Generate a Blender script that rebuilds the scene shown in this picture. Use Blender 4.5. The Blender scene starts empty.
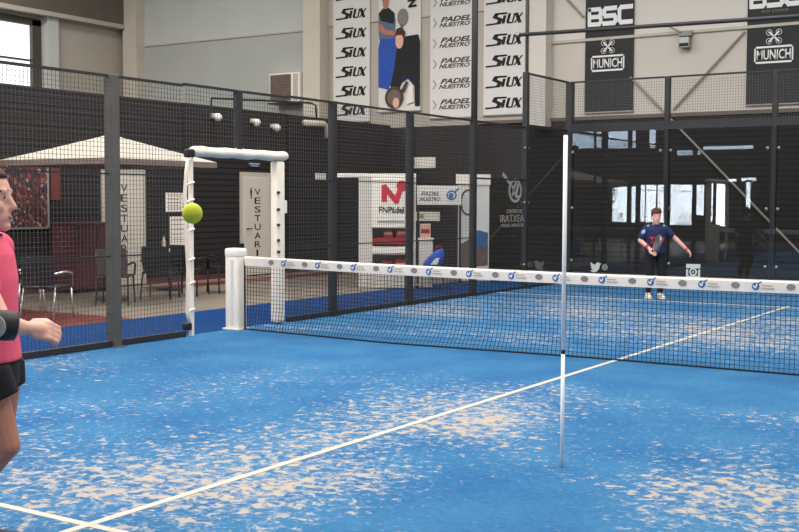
import bpy, bmesh, math, random
from mathutils import Vector, Matrix
random.seed(7)
SC = bpy.context.scene
COL = SC.collection
PI = math.pi

# ------------------------------------------------------------------ materials
def lin(c):
    c = c / 255.0
    return c / 12.92 if c <= 0.04045 else ((c + 0.055) / 1.055) ** 2.4
def rgb(r, g, b):
    return (lin(r), lin(g), lin(b), 1.0)
def mat(name, col, rough=0.6, metal=0.0, noise=0.0, nscale=8.0, spec=0.4):
    m = bpy.data.materials.new(name); m.use_nodes = True
    nt = m.node_tree; b = nt.nodes['Principled BSDF']
    b.inputs['Base Color'].default_value = col
    b.inputs['Roughness'].default_value = rough
    b.inputs['Metallic'].default_value = metal
    b.inputs['Specular IOR Level'].default_value = spec
    if noise > 0:
        tc = nt.nodes.new('ShaderNodeTexCoord'); n = nt.nodes.new('ShaderNodeTexNoise')
        n.inputs['Scale'].default_value = nscale; n.inputs['Detail'].default_value = 4
        nt.links.new(tc.outputs['Object'], n.inputs['Vector'])
        mr = nt.nodes.new('ShaderNodeMapRange')
        mr.inputs['From Min'].default_value = 0.25; mr.inputs['From Max'].default_value = 0.75
        mr.inputs['To Min'].default_value = 1 - noise; mr.inputs['To Max'].default_value = 1 + noise
        nt.links.new(n.outputs['Fac'], mr.inputs['Value'])
        mx = nt.nodes.new('ShaderNodeVectorMath'); mx.operation = 'SCALE'
        mx.inputs[0].default_value = col[:3]
        nt.links.new(mr.outputs['Result'], mx.inputs['Scale'])
        nt.links.new(mx.outputs['Vector'], b.inputs['Base Color'])
    return m
def emit(name, col, s):
    m = bpy.data.materials.new(name); m.use_nodes = True
    nt = m.node_tree; nt.nodes.clear()
    e = nt.nodes.new('ShaderNodeEmission'); o = nt.nodes.new('ShaderNodeOutputMaterial')
    e.inputs['Color'].default_value = col; e.inputs['Strength'].default_value = s
    nt.links.new(e.outputs[0], o.inputs[0]); return m

M = dict(
    concrete=mat('concrete_floor', rgb(134, 122, 110), .45, noise=.1, nscale=1.5),
    redfloor=mat('red_floor_paint', rgb(112, 56, 50), .4, noise=.12, nscale=3),
    turfblue=mat('outer_turf', rgb(20, 58, 108), .95, noise=.15, nscale=40, spec=.1),
    rodwhite=mat('bright_line_white', rgb(252, 250, 246), .5),
    line=mat('line_paint', rgb(196, 187, 174), .9, noise=.06, nscale=15, spec=.1),
    wall=mat('wall_tan', rgb(201, 193, 181), .85, noise=.04, nscale=.8, spec=.2),
    wallup=mat('wall_upper', rgb(212, 206, 196), .85, noise=.03, nscale=.7, spec=.2),
    walllow=mat('wall_lower_panel', rgb(184, 175, 163), .85, noise=.05, nscale=.9, spec=.2),
    wallgrey=mat('wall_grey_panel', rgb(178, 180, 174), .85, noise=.04, nscale=.9, spec=.2),
    wallgreyup=mat('wall_grey_upper', rgb(196, 198, 192), .85, noise=.04, nscale=.9, spec=.2),
    column=mat('column_cream', rgb(208, 198, 182), .8, noise=.04, nscale=2, spec=.2),
    white=mat('white_paint', rgb(236, 228, 216), .6, noise=.03, nscale=5),
    pad=mat('white_pad_vinyl', rgb(238, 226, 208), .65, noise=.06, nscale=6),
    tape=mat('net_tape_cloth', rgb(238, 226, 212), .8, noise=.03, nscale=10),
    door=mat('door_cream', rgb(205, 198, 186), .55, noise=.03, nscale=3),
    doorframe=mat('door_frame_cream', rgb(186, 178, 165), .55),
    post=mat('post_dark_grey', rgb(44, 43, 44), .5, 0, noise=.12, nscale=4),
    postlight=mat('post_pale_grey', rgb(86, 82, 77), .55, 0, noise=.12, nscale=6),  # on the near fence post: a glass reflection put into this paler grey
    wire=mat('wire_black', rgb(84, 80, 78), .4, .3),
    cord=mat('net_cord_black', rgb(22, 24, 30), .8),
    black=mat('black_plastic', rgb(30, 30, 32), .5, noise=.1, nscale=10),
    blackcloth=mat('black_cloth', rgb(26, 26, 30), .9, noise=.15, nscale=20),
    darkbanner=mat('banner_black', rgb(44, 42, 43), .7, noise=.08, nscale=3),
    banner=mat('banner_white', rgb(220, 216, 210), .7, noise=.02, nscale=3),
    ink=mat('ink_black', rgb(28, 27, 28), .7),
    inkgrey=mat('ink_grey', rgb(134, 126, 118), .7),
    inkbrown=mat('ink_brown', rgb(74, 60, 54), .7),
    inkwhite=mat('ink_white', rgb(232, 230, 226), .7),
    vinyl=mat('vinyl_white', rgb(205, 205, 202), .6),
    vinylgrey=mat('vinyl_grey', rgb(150, 150, 144), .6),
    red=mat('red_print', rgb(196, 40, 62), .6, noise=.1, nscale=12),
    redbox=mat('red_box', rgb(150, 38, 40), .6, noise=.2, nscale=12),
    maroon=mat('maroon_paint', rgb(92, 50, 54), .6, noise=.1, nscale=4),
    beigebox=mat('beige_card', rgb(196, 160, 140), .7, noise=.1, nscale=9),
    canopy=mat('parasol_canvas', rgb(178, 170, 157), .9, noise=.04, nscale=4),
    canopyedge=mat('parasol_valance', rgb(128, 112, 102), .9, noise=.05, nscale=4),
    steel=mat('steel', rgb(150, 150, 150), .3, .8),
    chrome=mat('chrome', rgb(205, 200, 192), .25, .7),
    beam=mat('beam_dark', rgb(46, 46, 48), .5, 0),
    brace=mat('brace_grey', rgb(150, 141, 130), .6, 0),
    cladding=mat('cladding_brown', rgb(104, 95, 86), .7, noise=.08, nscale=4),
    windowframe=mat('window_frame', rgb(72, 66, 62), .5),
    blue=mat('logo_blue', rgb(64, 104, 158), .6, noise=.15, nscale=20),
    bagblue=mat('bag_blue', rgb(32, 78, 168), .6, noise=.25, nscale=14),
    skin=mat('skin', rgb(226, 172, 154), .55, noise=.06, nscale=14),
    skintan=mat('skin_leg', rgb(176, 118, 98), .6, noise=.08, nscale=10),
    hair=mat('hair_brown', rgb(70, 45, 34), .7, noise=.3, nscale=60),
    lip=mat('lips', rgb(178, 100, 92), .5),
    eyew=mat('eye_white', rgb(196, 186, 180), .5),
    eyed=mat('eye_dark', rgb(48, 36, 30), .3),
    pink=mat('shirt_pink', rgb(236, 92, 120), .85, noise=.09, nscale=7),
    postgrey=mat('print_grey_blue', rgb(92, 108, 130), .7, noise=.1, nscale=6),
    navy=mat('shirt_navy', rgb(30, 44, 80), .85, noise=.2, nscale=14),
    palegrey=mat('stripe_pale_blue', rgb(150, 176, 208), .8),
    ball=mat('ball_felt', rgb(206, 214, 66), .95, noise=.1, nscale=90),
    shoe=mat('shoe_white', rgb(226, 220, 206), .6, noise=.1, nscale=40),
    shoedark=mat('shoe_navy', rgb(36, 44, 78), .6),
    brown=mat('ac_fan_brown', rgb(112, 96, 88), .7, noise=.15, nscale=5),
    day=emit('daylight_window', (1.0, 1.0, 1.0, 1), 1.6),
    dayback=emit('back_window_and_slit_glow', (.82, .9, 1.0, 1), 26.0),
    highglow=emit('high_window_and_strip_glow', (.66, .8, 1.0, 1), 9.0),
)

def slat_wall(name, base, dark):
    m = bpy.data.materials.new(name); m.use_nodes = True
    nt = m.node_tree; b = nt.nodes['Principled BSDF']
    tc = nt.nodes.new('ShaderNodeTexCoord'); w = nt.nodes.new('ShaderNodeTexWave')
    w.wave_type = 'BANDS'; w.bands_direction = 'Z'; w.inputs['Scale'].default_value = 2.6
    w.inputs['Distortion'].default_value = 0.3; w.inputs['Detail'].default_value = 2
    nt.links.new(tc.outputs['Object'], w.inputs['Vector'])
    r = nt.nodes.new('ShaderNodeValToRGB')
    r.color_ramp.elements[0].position = .08; r.color_ramp.elements[0].color = dark
    r.color_ramp.elements[1].position = .3; r.color_ramp.elements[1].color = base
    nt.links.new(w.outputs['Fac'], r.inputs['Fac'])
    nt.links.new(r.outputs['Color'], b.inputs['Base Color'])
    b.inputs['Roughness'].default_value = .75; b.inputs['Specular IOR Level'].default_value = .25
    return m
M['slats'] = slat_wall('black_slat_boards', rgb(46, 43, 43), rgb(26, 25, 26))
M['slatsend'] = slat_wall('dark_end_boards', rgb(42, 39, 38), rgb(31, 29, 29))

def glass_mat():
    m = bpy.data.materials.new('clear_glass'); m.use_nodes = True
    nt = m.node_tree; nt.nodes.clear()
    o = nt.nodes.new('ShaderNodeOutputMaterial'); mx = nt.nodes.new('ShaderNodeMixShader')
    t = nt.nodes.new('ShaderNodeBsdfTransparent'); g = nt.nodes.new('ShaderNodeBsdfGlossy')
    f = nt.nodes.new('ShaderNodeFresnel')
    t.inputs['Color'].default_value = (.94, .96, .96, 1); g.inputs['Roughness'].default_value = 0.0
    gm = nt.nodes.new('ShaderNodeNewGeometry'); mr = nt.nodes.new('ShaderNodeMapRange')
    mr.inputs['To Min'].default_value = 1.5; mr.inputs['To Max'].default_value = 1 / 1.5     # thin pane: the same reflection on both faces
    nt.links.new(gm.outputs['Backfacing'], mr.inputs['Value']); nt.links.new(mr.outputs['Result'], f.inputs['IOR'])
    nt.links.new(f.outputs[0], mx.inputs[0]); nt.links.new(t.outputs[0], mx.inputs[1])
    nt.links.new(g.outputs[0], mx.inputs[2]); nt.links.new(mx.outputs[0], o.inputs[0])
    return m
M['glass'] = glass_mat()

def turf_mat():
    m = bpy.data.materials.new('blue_turf_with_sand'); m.use_nodes = True
    nt = m.node_tree; N = nt.nodes; L = nt.links; b = N['Principled BSDF']
    tc = N.new('ShaderNodeTexCoord')
    def noise(scale, detail=3, rough=.55, dist=0.0, vec=None):
        n = N.new('ShaderNodeTexNoise'); n.inputs['Scale'].default_value = scale
        n.inputs['Detail'].default_value = detail; n.inputs['Roughness'].default_value = rough
        n.inputs['Distortion'].default_value = dist
        L.new(vec or tc.outputs['Object'], n.inputs['Vector']); return n.outputs['Fac']
    def math_(op, a, c=None, clamp=False):
        n = N.new('ShaderNodeMath'); n.operation = op; n.use_clamp = clamp
        for i, v in enumerate((a, c)):
            if v is None: continue
            if isinstance(v, (int, float)): n.inputs[i].default_value = v
            else: L.new(v, n.inputs[i])
        return n.outputs[0]
    def ramp(v, a, c, lo=0.0, hi=1.0):
        n = N.new('ShaderNodeMapRange'); n.interpolation_type = 'SMOOTHSTEP'
        n.inputs['From Min'].default_value = a; n.inputs['From Max'].default_value = c
        n.inputs['To Min'].default_value = lo; n.inputs['To Max'].default_value = hi
        L.new(v, n.inputs['Value']); return n.outputs['Result']
    # density of the drifted sand: worn spots where the players turn
    dens = ramp(noise(.55, 3), .35, .7, .0, .10)
    sep = N.new('ShaderNodeSeparateXYZ'); L.new(tc.outputs['Object'], sep.inputs[0])
    for (x, y, rx, ry, amp) in SPOTS:
        dx = math_('MULTIPLY', math_('SUBTRACT', sep.outputs['X'], x), 1 / rx)
        dy = math_('MULTIPLY', math_('SUBTRACT', sep.outputs['Y'], y), 1 / ry)
        d = math_('ADD', math_('MULTIPLY', dx, dx), math_('MULTIPLY', dy, dy))
        dens = math_('ADD', dens, ramp(d, 0.0, 1.0, amp, 0.0))
    fine = noise(12.0, 5, .7, .4)
    v = math_('ADD', fine, dens)
    sand = math_('MAXIMUM', ramp(v, .605, .70), math_('MULTIPLY', ramp(math_('ADD', noise(17, 4, .7), math_('MULTIPLY', dens, .8)), .58, .72), .6))
    tint = ramp(math_('ADD', v, math_('MULTIPLY', noise(3.5, 2), .12)), .67, .82)
    scol = N.new('ShaderNodeMix'); scol.data_type = 'RGBA'
    scol.inputs['A'].default_value = rgb(136, 150, 164); scol.inputs['B'].default_value = rgb(178, 163, 144)
    L.new(tint, scol.inputs['Factor'])
    bl = N.new('ShaderNodeValToRGB')
    bl.color_ramp.elements[0].position = .3; bl.color_ramp.elements[0].color = rgb(30, 84, 134)
    bl.color_ramp.elements[1].position = .72; bl.color_ramp.elements[1].color = rgb(66, 120, 156)
    L.new(math_('ADD', math_('MULTIPLY', noise(1.2, 3), .55), math_('MULTIPLY', noise(28, 3, .7), .45)), bl.inputs['Fac'])
    mx = N.new('ShaderNodeMix'); mx.data_type = 'RGBA'
    L.new(math_('MULTIPLY', sand, .92), mx.inputs['Factor'])
    L.new(bl.outputs['Color'], mx.inputs['A']); L.new(scol.outputs['Result'], mx.inputs['B'])
    L.new(mx.outputs['Result'], b.inputs['Base Color'])
    b.inputs['Roughness'].default_value = .95; b.inputs['Specular IOR Level'].default_value = .1
    bp = N.new('ShaderNodeBump'); bp.inputs['Strength'].default_value = .15; bp.inputs['Distance'].default_value = .01
    L.new(noise(120, 2), bp.inputs['Height']); L.new(bp.outputs[0], b.inputs['Normal'])
    return m
SPOTS = [(-.1, -3.4, 1.3, 2.0, .115), (-.4, -5.7, 1.6, 1.6, .075), (-.7, -7.0, 1.6, 1.0, .05), (2.6, -4.7, .9, 1.0, .075),
         (0.2, 3.4, 3.2, 2.6, .10), (-3.6, 4.6, 2.2, 2.4, .07), (.6, -5.6, .9, .9, .06),
         (-2.0, -.6, 4.2, 1.5, -.13), (2.0, -.8, 2.6, 1.4, -.13), (1.6, -5.2, .9, 1.2, -.06), (-3.6, -2.0, 1.4, 1.4, -.04)]
M['turf'] = turf_mat()

def crowd_mat():
    m = bpy.data.materials.new('crowd_print'); m.use_nodes = True
    nt = m.node_tree; b = nt.nodes['Principled BSDF']
    tc = nt.nodes.new('ShaderNodeTexCoord'); v = nt.nodes.new('ShaderNodeTexVoronoi'); v.inputs['Scale'].default_value = 24
    nt.links.new(tc.outputs['Object'], v.inputs['Vector'])
    sp = nt.nodes.new('ShaderNodeSeparateColor'); nt.links.new(v.outputs['Color'], sp.inputs[0])
    r = nt.nodes.new('ShaderNodeValToRGB'); r.color_ramp.interpolation = 'CONSTANT'
    cs = [(0, rgb(88, 36, 36)), (.3, rgb(52, 32, 34)), (.5, rgb(120, 54, 48)), (.66, rgb(40, 42, 50)), (.84, rgb(140, 96, 88)), (.94, rgb(160, 158, 160))]
    el = r.color_ramp.elements
    el[0].position, el[0].color = cs[0]; el[1].position, el[1].color = cs[1]
    for p, c in cs[2:]:
        e = el.new(p); e.color = c
    nt.links.new(sp.outputs[0], r.inputs['Fac']); nt.links.new(r.outputs['Color'], b.inputs['Base Color'])
    b.inputs['Roughness'].default_value = .6
    return m
M['crowd'] = crowd_mat()

# ------------------------------------------------------------------ mesh helpers
class MB:
    def __init__(s): s.bm = bmesh.new()
    def box(s, x0, x1, y0, y1, z0, z1, mtx=None):
        vs = [s.bm.verts.new(Vector(p)) for p in [(x0,y0,z0),(x1,y0,z0),(x1,y1,z0),(x0,y1,z0),(x0,y0,z1),(x1,y0,z1),(x1,y1,z1),(x0,y1,z1)]]
        if mtx is not None:
            for v in vs: v.co = mtx @ v.co
        for f in [(0,3,2,1),(4,5,6,7),(0,1,5,4),(1,2,6,5),(2,3,7,6),(3,0,4,7)]: s.bm.faces.new([vs[i] for i in f])
        return s
    def rbox(s, x0, x1, y0, y1, z0, z1, r=.01, seg=2, mtx=None):
        t = MB().box(x0, x1, y0, y1, z0, z1)
        bmesh.ops.bevel(t.bm, geom=t.bm.edges[:], offset=r, segments=seg, affect='EDGES', profile=.5)
        return s.merge(t, mtx)
    def merge(s, t, mtx=None):
        mp = {}
        for v in t.bm.verts: mp[v] = s.bm.verts.new(mtx @ v.co if mtx is not None else v.co)
        for f in t.bm.faces:
            try: s.bm.faces.new([mp[v] for v in f.verts])
            except ValueError: pass
        t.bm.free(); return s
    def loft(s, rings, cap=True, closed=True):
        rs = [[s.bm.verts.new(Vector(p)) for p in r] for r in rings]
        n = len(rs[0])
        for a, b in zip(rs, rs[1:]):
            for i in range(n if closed else n - 1):
                j = (i + 1) % n
                s.bm.faces.new([a[i], a[j], b[j], b[i]])
        if cap and closed:
            s.bm.faces.new(rs[0][::-1]); s.bm.faces.new(rs[-1])
        return s
    def tube(s, pts, r, n=8):
        pts = [Vector(p) for p in pts]; rings = []
        rr = r if isinstance(r, (list, tuple)) else [r] * len(pts)
        up = None
        for i, p in enumerate(pts):
            d = (pts[min(i + 1, len(pts) - 1)] - pts[max(i - 1, 0)]).normalized()
            if up is None:
                up = Vector((0, 0, 1)) if abs(d.z) < .9 else Vector((1, 0, 0))
            a = d.cross(up).normalized(); b = a.cross(d).normalized(); up = b
            off = PI / 4 if n == 4 else 0
            rings.append([p + a * math.cos(off + 2 * PI * k / n) * rr[i] + b * math.sin(off + 2 * PI * k / n) * rr[i] for k in range(n)])
        return s.loft(rings)
    def capsule(s, p0, r0, p1, r1, n=14, k=5, flat=1.0, fdir=None):
        p0, p1 = Vector(p0), Vector(p1); d = (p1 - p0).normalized()
        up = Vector(fdir) if fdir else (Vector((0, 0, 1)) if abs(d.z) < .9 else Vector((1, 0, 0)))
        a = d.cross(up).normalized(); b = a.cross(d).normalized(); rings = []
        for i in range(k + 1):
            t = PI / 2 * (i / k) * .98 + .01
            rings.append((p0 - d * r0 * math.cos(t), r0 * math.sin(t)))
        for i in range(k + 1):
            t = PI / 2 * (1 - i / k) * .98 + .01
            rings.append((p1 + d * r1 * math.cos(t), r1 * math.sin(t)))
        return s.loft([[c + a * math.cos(2*PI*j/n) * r + b * math.sin(2*PI*j/n) * r * flat for j in range(n)] for c, r in rings])
    def ell(s, c, rx, ry, rz, n=20, k=12, rot=None):
        c = Vector(c); rings = []
        for i in range(k + 1):
            t = -PI / 2 + PI * (i / k) * .98 + .01 * PI
            ring = []
            for j in range(n):
                q = Vector((rx*math.cos(t)*math.cos(2*PI*j/n), ry*math.cos(t)*math.sin(2*PI*j/n), rz*math.sin(t)))
                ring.append(c + (rot @ q if rot is not None else q))
            rings.append(ring)
        return s.loft(rings)
    def prism(s, pts, t, frame):
        """flat outline (local x, y) given thickness t along local z; frame = 4x4"""
        lo = [s.bm.verts.new(frame @ Vector((p[0], p[1], 0))) for p in pts]
        hi = [s.bm.verts.new(frame @ Vector((p[0], p[1], t))) for p in pts]
        n = len(pts)
        s.bm.faces.new(hi); s.bm.faces.new(lo[::-1])
        for i in range(n):
            j = (i + 1) % n; s.bm.faces.new([lo[i], lo[j], hi[j], hi[i]])
        return s
    def stroke(s, pts, w, t, frame, shear=0.0):
        for a, b in zip(pts, pts[1:]):
            t += .0011
            a, b = Vector(a), Vector(b); d = (b - a).normalized(); n = Vector((-d.y, d.x)) * w / 2; e = d * w * .35
            q = [a - e - n, b + e - n, b + e + n, a - e + n]
            s.prism([(p.x + shear * p.y, p.y) for p in q], t, frame)
        return s
    def ring(s, c, r, w, t, frame, n=20, ry=None):
        ry = ry or r
        for i in range(n):
            a0, a1 = 2*PI*i/n, 2*PI*(i+1)/n
            q = [(c[0]+(r)*math.cos(a0), c[1]+(ry)*math.sin(a0)), (c[0]+(r)*math.cos(a1), c[1]+(ry)*math.sin(a1)),
                 (c[0]+(r-w)*math.cos(a1), c[1]+(ry-w)*math.sin(a1)), (c[0]+(r-w)*math.cos(a0), c[1]+(ry-w)*math.sin(a0))]
            s.prism(q[::-1] if False else q, t, frame)
        return s
    def disc(s, c, rx, ry, t, frame, n=20):
        return s.prism([(c[0]+rx*math.cos(2*PI*i/n), c[1]+ry*math.sin(2*PI*i/n)) for i in range(n)], t, frame)
    def build(s, name, m, parent=None, smooth=False, loc=None, rotz=0):
        bmesh.ops.recalc_face_normals(s.bm, faces=s.bm.faces[:])
        me = bpy.data.meshes.new(name); s.bm.to_mesh(me); s.bm.free()
        for x in (m if isinstance(m, (list, tuple)) else [m]): me.materials.append(x)
        if smooth:
            for p in me.polygons: p.use_smooth = True
        o = bpy.data.objects.new(name, me); COL.objects.link(o)
        if parent is not None: o.parent = parent
        if loc is not None: o.location = loc
        o.rotation_euler.z = rotz
        return o
def tag(o, label, cat, group=None, kind=None):
    o['label'] = label; o['category'] = cat
    if group: o['group'] = group
    if kind: o['kind'] = kind
    return o
def empty(name, loc, label, cat, rotz=0, group=None):
    o = bpy.data.objects.new(name, None); COL.objects.link(o); o.empty_display_size = .1
    o.location = loc; o.rotation_euler.z = rotz
    return tag(o, label, cat, group)
def struct(o, label=None, cat=None):
    o['kind'] = 'structure'
    if label: o['label'] = label; o['category'] = cat or 'wall'
    return o
def copy_tree(o, parent=None):
    c = o.copy(); COL.objects.link(c)
    if parent is not None: c.parent = parent
    for ch in list(o.children): copy_tree(ch, c)
    return c
def frame(o, ex, ey):
    ex, ey = Vector(ex).normalized(), Vector(ey).normalized(); ez = ex.cross(ey)
    m = Matrix.Identity(4)
    for i in range(3): m[i][0], m[i][1], m[i][2], m[i][3] = ex[i], ey[i], ez[i], o[i]
    return m
def fY(x, y, z): return frame((x, y, z), (1, 0, 0), (0, 0, 1))      # on a wall facing -y
def fX(x, y, z): return frame((x, y, z), (0, 1, 0), (0, 0, 1))      # on a wall facing +x
def text(name, s, w, h, fr, m, parent, shear=0.0, bold=0.0, t=.004):
    cu = bpy.data.curves.new(name, 'FONT'); cu.body = s; cu.shear = shear; cu.offset = bold; cu.resolution_u = 3
    ob = bpy.data.objects.new(name, cu); COL.objects.link(ob)
    dg = bpy.context.evaluated_depsgraph_get()
    me = bpy.data.meshes.new_from_object(ob.evaluated_get(dg), depsgraph=dg)
    bpy.data.objects.remove(ob)
    xs = [v.co.x for v in me.vertices]; ys = [v.co.y for v in me.vertices]
    x0, x1, y0, y1 = min(xs), max(xs), min(ys), max(ys)
    sx, sy = w / (x1 - x0), h / (y1 - y0)
    bm = bmesh.new(); bm.from_mesh(me); bpy.data.meshes.remove(me)
    r = bmesh.ops.extrude_face_region(bm, geom=bm.faces[:])
    for v in r['geom']:
        if isinstance(v, bmesh.types.BMVert): v.co.z += 1.0
    for v in bm.verts:
        v.co = fr @ Vector(((v.co.x - x0) * sx, (v.co.y - y0) * sy, v.co.z * t))
    b = MB(); b.bm.free(); b.bm = bm
    return b.build(name, m, parent)
def remesh(b, name, m, parent, vox, it=4):
    """one continuous skin over the joined volumes"""
    o = b.build(name, m)
    md = o.modifiers.new('r', 'REMESH'); md.mode = 'VOXEL'; md.voxel_size = vox; md.use_smooth_shade = True
    s = o.modifiers.new('s', 'SMOOTH'); s.factor = .5; s.iterations = it
    dg = bpy.context.evaluated_depsgraph_get()
    me = bpy.data.meshes.new_from_object(o.evaluated_get(dg), depsgraph=dg)
    old = o.data; o.modifiers.clear(); o.data = me; bpy.data.meshes.remove(old)
    for p in me.polygons: p.use_smooth = True
    if parent is not None: o.parent = parent
    return o

# ------------------------------------------------------------------ setting: hall
YE = 13.5
struct(MB().box(-21.2, 9.2, -16.2, 13.7, -.3, -.005).build('floor', M['concrete']))
o = struct(MB().box(-10.2, -7.0, -9, .2, -.006, .0).build('floor_red', M['redfloor'])); o.name = 'trim_1'
struct(MB().box(-10.95, -10.35, 4.2, 12.5, -.006, .0).build('trim_2', M['redfloor']))
struct(MB().box(-7.0, -5.06, -12, 13.2, -.004, .004).build('trim_3', M['turfblue']))
turf = struct(MB().box(-5.06, 5.06, -10.3, 10.1, -.03, .006).build('court_turf', M['turf']), 'blue artificial turf of the court with drifts of pale sand', 'turf')
def cline(x0, x1, y0, y1, z=.0085):
    MB().box(x0, x1, y0, y1, .004, z).build('court_line', M['line'], turf)['label'] = 'white court line'
cline(-.026, .026, -7.15, 7.15, .0095)
cline(-5, 5, -6.975, -6.925)
cline(-5, 5, 6.925, 6.975)
# end wall
def endpanel(x0, x1, z0, z1, m, n='wall_end'): return struct(MB().box(x0, x1, YE, YE + .2, z0, z1).build(n, m))
endpanel(-21.2, 9.2, -.3, 3.5, M['slatsend'])
endpanel(-21.2, -14.0, 3.5, 6.2, M['wallgrey'])
endpanel(-21.2, -14.0, 6.2, 9.5, M['wallgreyup'])
endpanel(-14.0, -7.35, 3.5, 6.25, M['walllow'])
endpanel(-14.0, -7.35, 6.25, 9.5, M['wall'])
endpanel(-7.35, 9.2, 3.5, 5.35, M['wall'])
endpanel(-7.35, 9.2, 5.35, 9.5, M['wallup'])
struct(MB().box(-21.0, -14.3, YE - .04, YE, 6.16, 6.2).box(-13.75, -7.5, YE - .04, YE, 6.22, 6.26).box(-7.1, 9, YE - .06, YE, 5.3, 5.36).build('trim_4', M['doorframe']))
struct(MB().box(-20.75, -20.2, YE - .35, YE, 3.5, 9.5).build('trim_5', M['column']))
struct(MB().box(-14.05, -13.49, YE - .35, YE, 3.3, 9.5).build('trim_6', M['column']))
struct(MB().box(-7.42, -7.0, YE - .35, YE, 3.38, 9.5).build('trim_7', M['wallup']))
struct(MB().box(-9.0, 9.2, YE - .05, YE, 3.5, 3.58).build('trim_8', M['cladding']))
# far left wall of the hall with its window
LX = -21.0
W = MB()
W.box(LX - .2, LX, -16.0, 7.6, 0, 9.5).box(LX - .2, LX, 10.12, YE, 0, 9.5).box(LX - .2, LX, 7.6, 10.12, 0, 4.4).box(LX - .2, LX, 7.6, 10.12, 6.42, 9.5)
struct(W.build('wall_left', M['walllow']))
wn = struct(MB().box(LX - .12, LX - .08, 7.6, 10.1, 4.4, 6.42).build('window_1', M['day']))
struct(MB().box(LX - .1, LX + .05, 10.02, 10.32, 4.3, 6.55).box(LX - .1, LX + .05, 7.5, 10.32, 6.4, 6.6).box(LX - .1, LX + .02, 7.5, 10.1, 5.42, 5.47).box(LX - .1, LX + .05, 7.5, 10.32, 4.3, 4.42).build('window_frame', M['windowframe'], wn))
struct(MB().box(LX, LX + .2, 10.42, 10.8, 3.5, 6.72).build('trim_9', M['wallgreyup']))
struct(MB().box(LX, LX + .3, -16, YE - .28, 6.78, 9.5).build('trim_10', M['cladding']))
struct(MB().box(LX, LX + .36, -16, YE - .28, 6.68, 6.8).build('trim_11', M['doorframe']))
struct(MB().box(9.0, 9.2, -16.2, 13.7, 0, 9.5).build('wall_right', M['wall']))
struct(MB().box(-21.2, 9.2, -16.2, 13.7, 9.5, 9.7).build('ceiling', M['wallgreyup']))
# wall behind the near end: daylight windows and added glowing strips
BY = -16.0
wins = [(-14.43, -13.34, .77, 2.38), (-13.19, -12.08, .77, 2.38), (-11.8, -10.86, .67, 2.38), (-10.68, -10.35, 1.1, 2.36), (-10.17, -9.97, .81, 2.45), (-9.83, -9.46, .65, 2.49)]
glow_strips = [(-11.56, -10.49, 3.62, 3.84), (-10.41, -8.34, 3.84, 3.97), (-9.33, -8.96, 2.5, 2.6), (-8.83, -8.23, 2.52, 2.64), (-8.6, -8.42, .72, 2.5)]  # added tube strips and lit slits, made only to mirror in the far glass
hi = glow_strips + [(-16.36, -14.97, 4.02, 4.76), (-14.69, -13.39, 3.98, 4.72), (-12.78, -12.49, 3.96, 4.74)]
struct(MB().box(-21.2, 9.2, BY - .2, BY, 0, 9.5).build('wall_back', M['slatsend']))
for i, (a, b, c, d) in enumerate(wins + hi):
    w = struct(MB().box(a, b, BY, BY + .02, c, d).build('window_%d' % (i + 2), M['dayback'] if i < 6 or i in (8, 9, 10) else M['highglow']))  # window numbering also covers the added glow strips, which are no windows
    fr_ = MB().box(a - .06, a, BY, BY + .06, c - .06, d + .06).box(b, b + .06, BY, BY + .06, c - .06, d + .06).box(a, b, BY, BY + .06, d, d + .06).box(a, b, BY, BY + .06, c - .06, c)
    if i in (0, 1): fr_.box(a + (b - a) * .68, a + (b - a) * .74, BY, BY + .05, c, d)
    if i == 1: fr_.box(a + .25, a + .3, BY, BY + .05, c, d)
    struct(fr_.build('window_frame', M['windowframe'], w))
# unseen area lights added as soft fill under the ceiling, stronger at the left
def area(x, y, z, sx, sy, e, rot=(0, 0, 0), col=(1, .98, .96)):
    l = bpy.data.lights.new('hall_fill', 'AREA'); l.shape = 'RECTANGLE'; l.size = sx; l.size_y = sy; l.energy = e; l.color = col
    ob = bpy.data.objects.new('hall_fill', l); COL.objects.link(ob); ob.location = (x, y, z); ob.rotation_euler = rot
for x in (-16.5, -8.5, -2.5, 3.5):
    for y in (-11, -3, 5): area(x, y, 9.3, 2.2, 6.0, 470 if x > -12 else 640)

# low black block of the changing rooms along the court
WX = -11.5
struct(MB().box(-20.98, WX, -5.5, YE - .02, 0, 3.56).build('wall_left_low', M['slats']))
struct(MB().box(WX, WX + .02, -5.5, YE - .02, 0, .1).build('baseboard_left', M['maroon']))
def changing_door(n, y0, y1, zt, letters, tx, tz0, tz1, label):
    d = struct(MB().box(WX, WX + .03, y0, y1, .01, zt).build('door_%d' % n, M['doorframe']), label, 'door')
    MB().rbox(WX + .02, WX + .05, y0 + .09, y1 - .09, .02, zt - .1, .006).build('door_leaf', M['door'], d)
    MB().tube([(WX + .05, y0 + .17, 1.02), (WX + .1, y0 + .17, 1.02), (WX + .1, y0 + .29, 1.02)], .012).build('handle', M['black'], d)['label'] = 'black door handle'
    k = len(letters)
    for i, ch in enumerate(letters):
        z = tz0 + (tz1 - tz0) * i / (k - 1)
        text('letter', ch, .06 if ch == 'I' else .17 if n == 1 else .2, .135 if n == 1 else .135, fX(WX + .05, tx - (.03 if ch == 'I' else .085), z - .067), M['ink'], d, bold=.0)
    p = MB(); F_ = fX(WX + .05, tx - .2, tz0)
    p.disc((0, .07), .022, .022, .004, F_, 10).prism([(-.035, .04), (.035, .04), (.02, -.06), (.012, -.15), (-.012, -.15), (-.02, -.06)], .004, F_)
    p.build('pictogram', M['ink'], d)
    return d
changing_door(1, 3.72, 4.82, 2.2, 'VESTUARI', 4.25, 1.85, .52, 'cream door lettered downwards, behind the large parasol')
changing_door(2, 7.6, 8.64, 2.23, 'VESTUARI', 8.12, 1.81, .49, 'cream door lettered downwards, seen through the white padded doorway')
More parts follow.
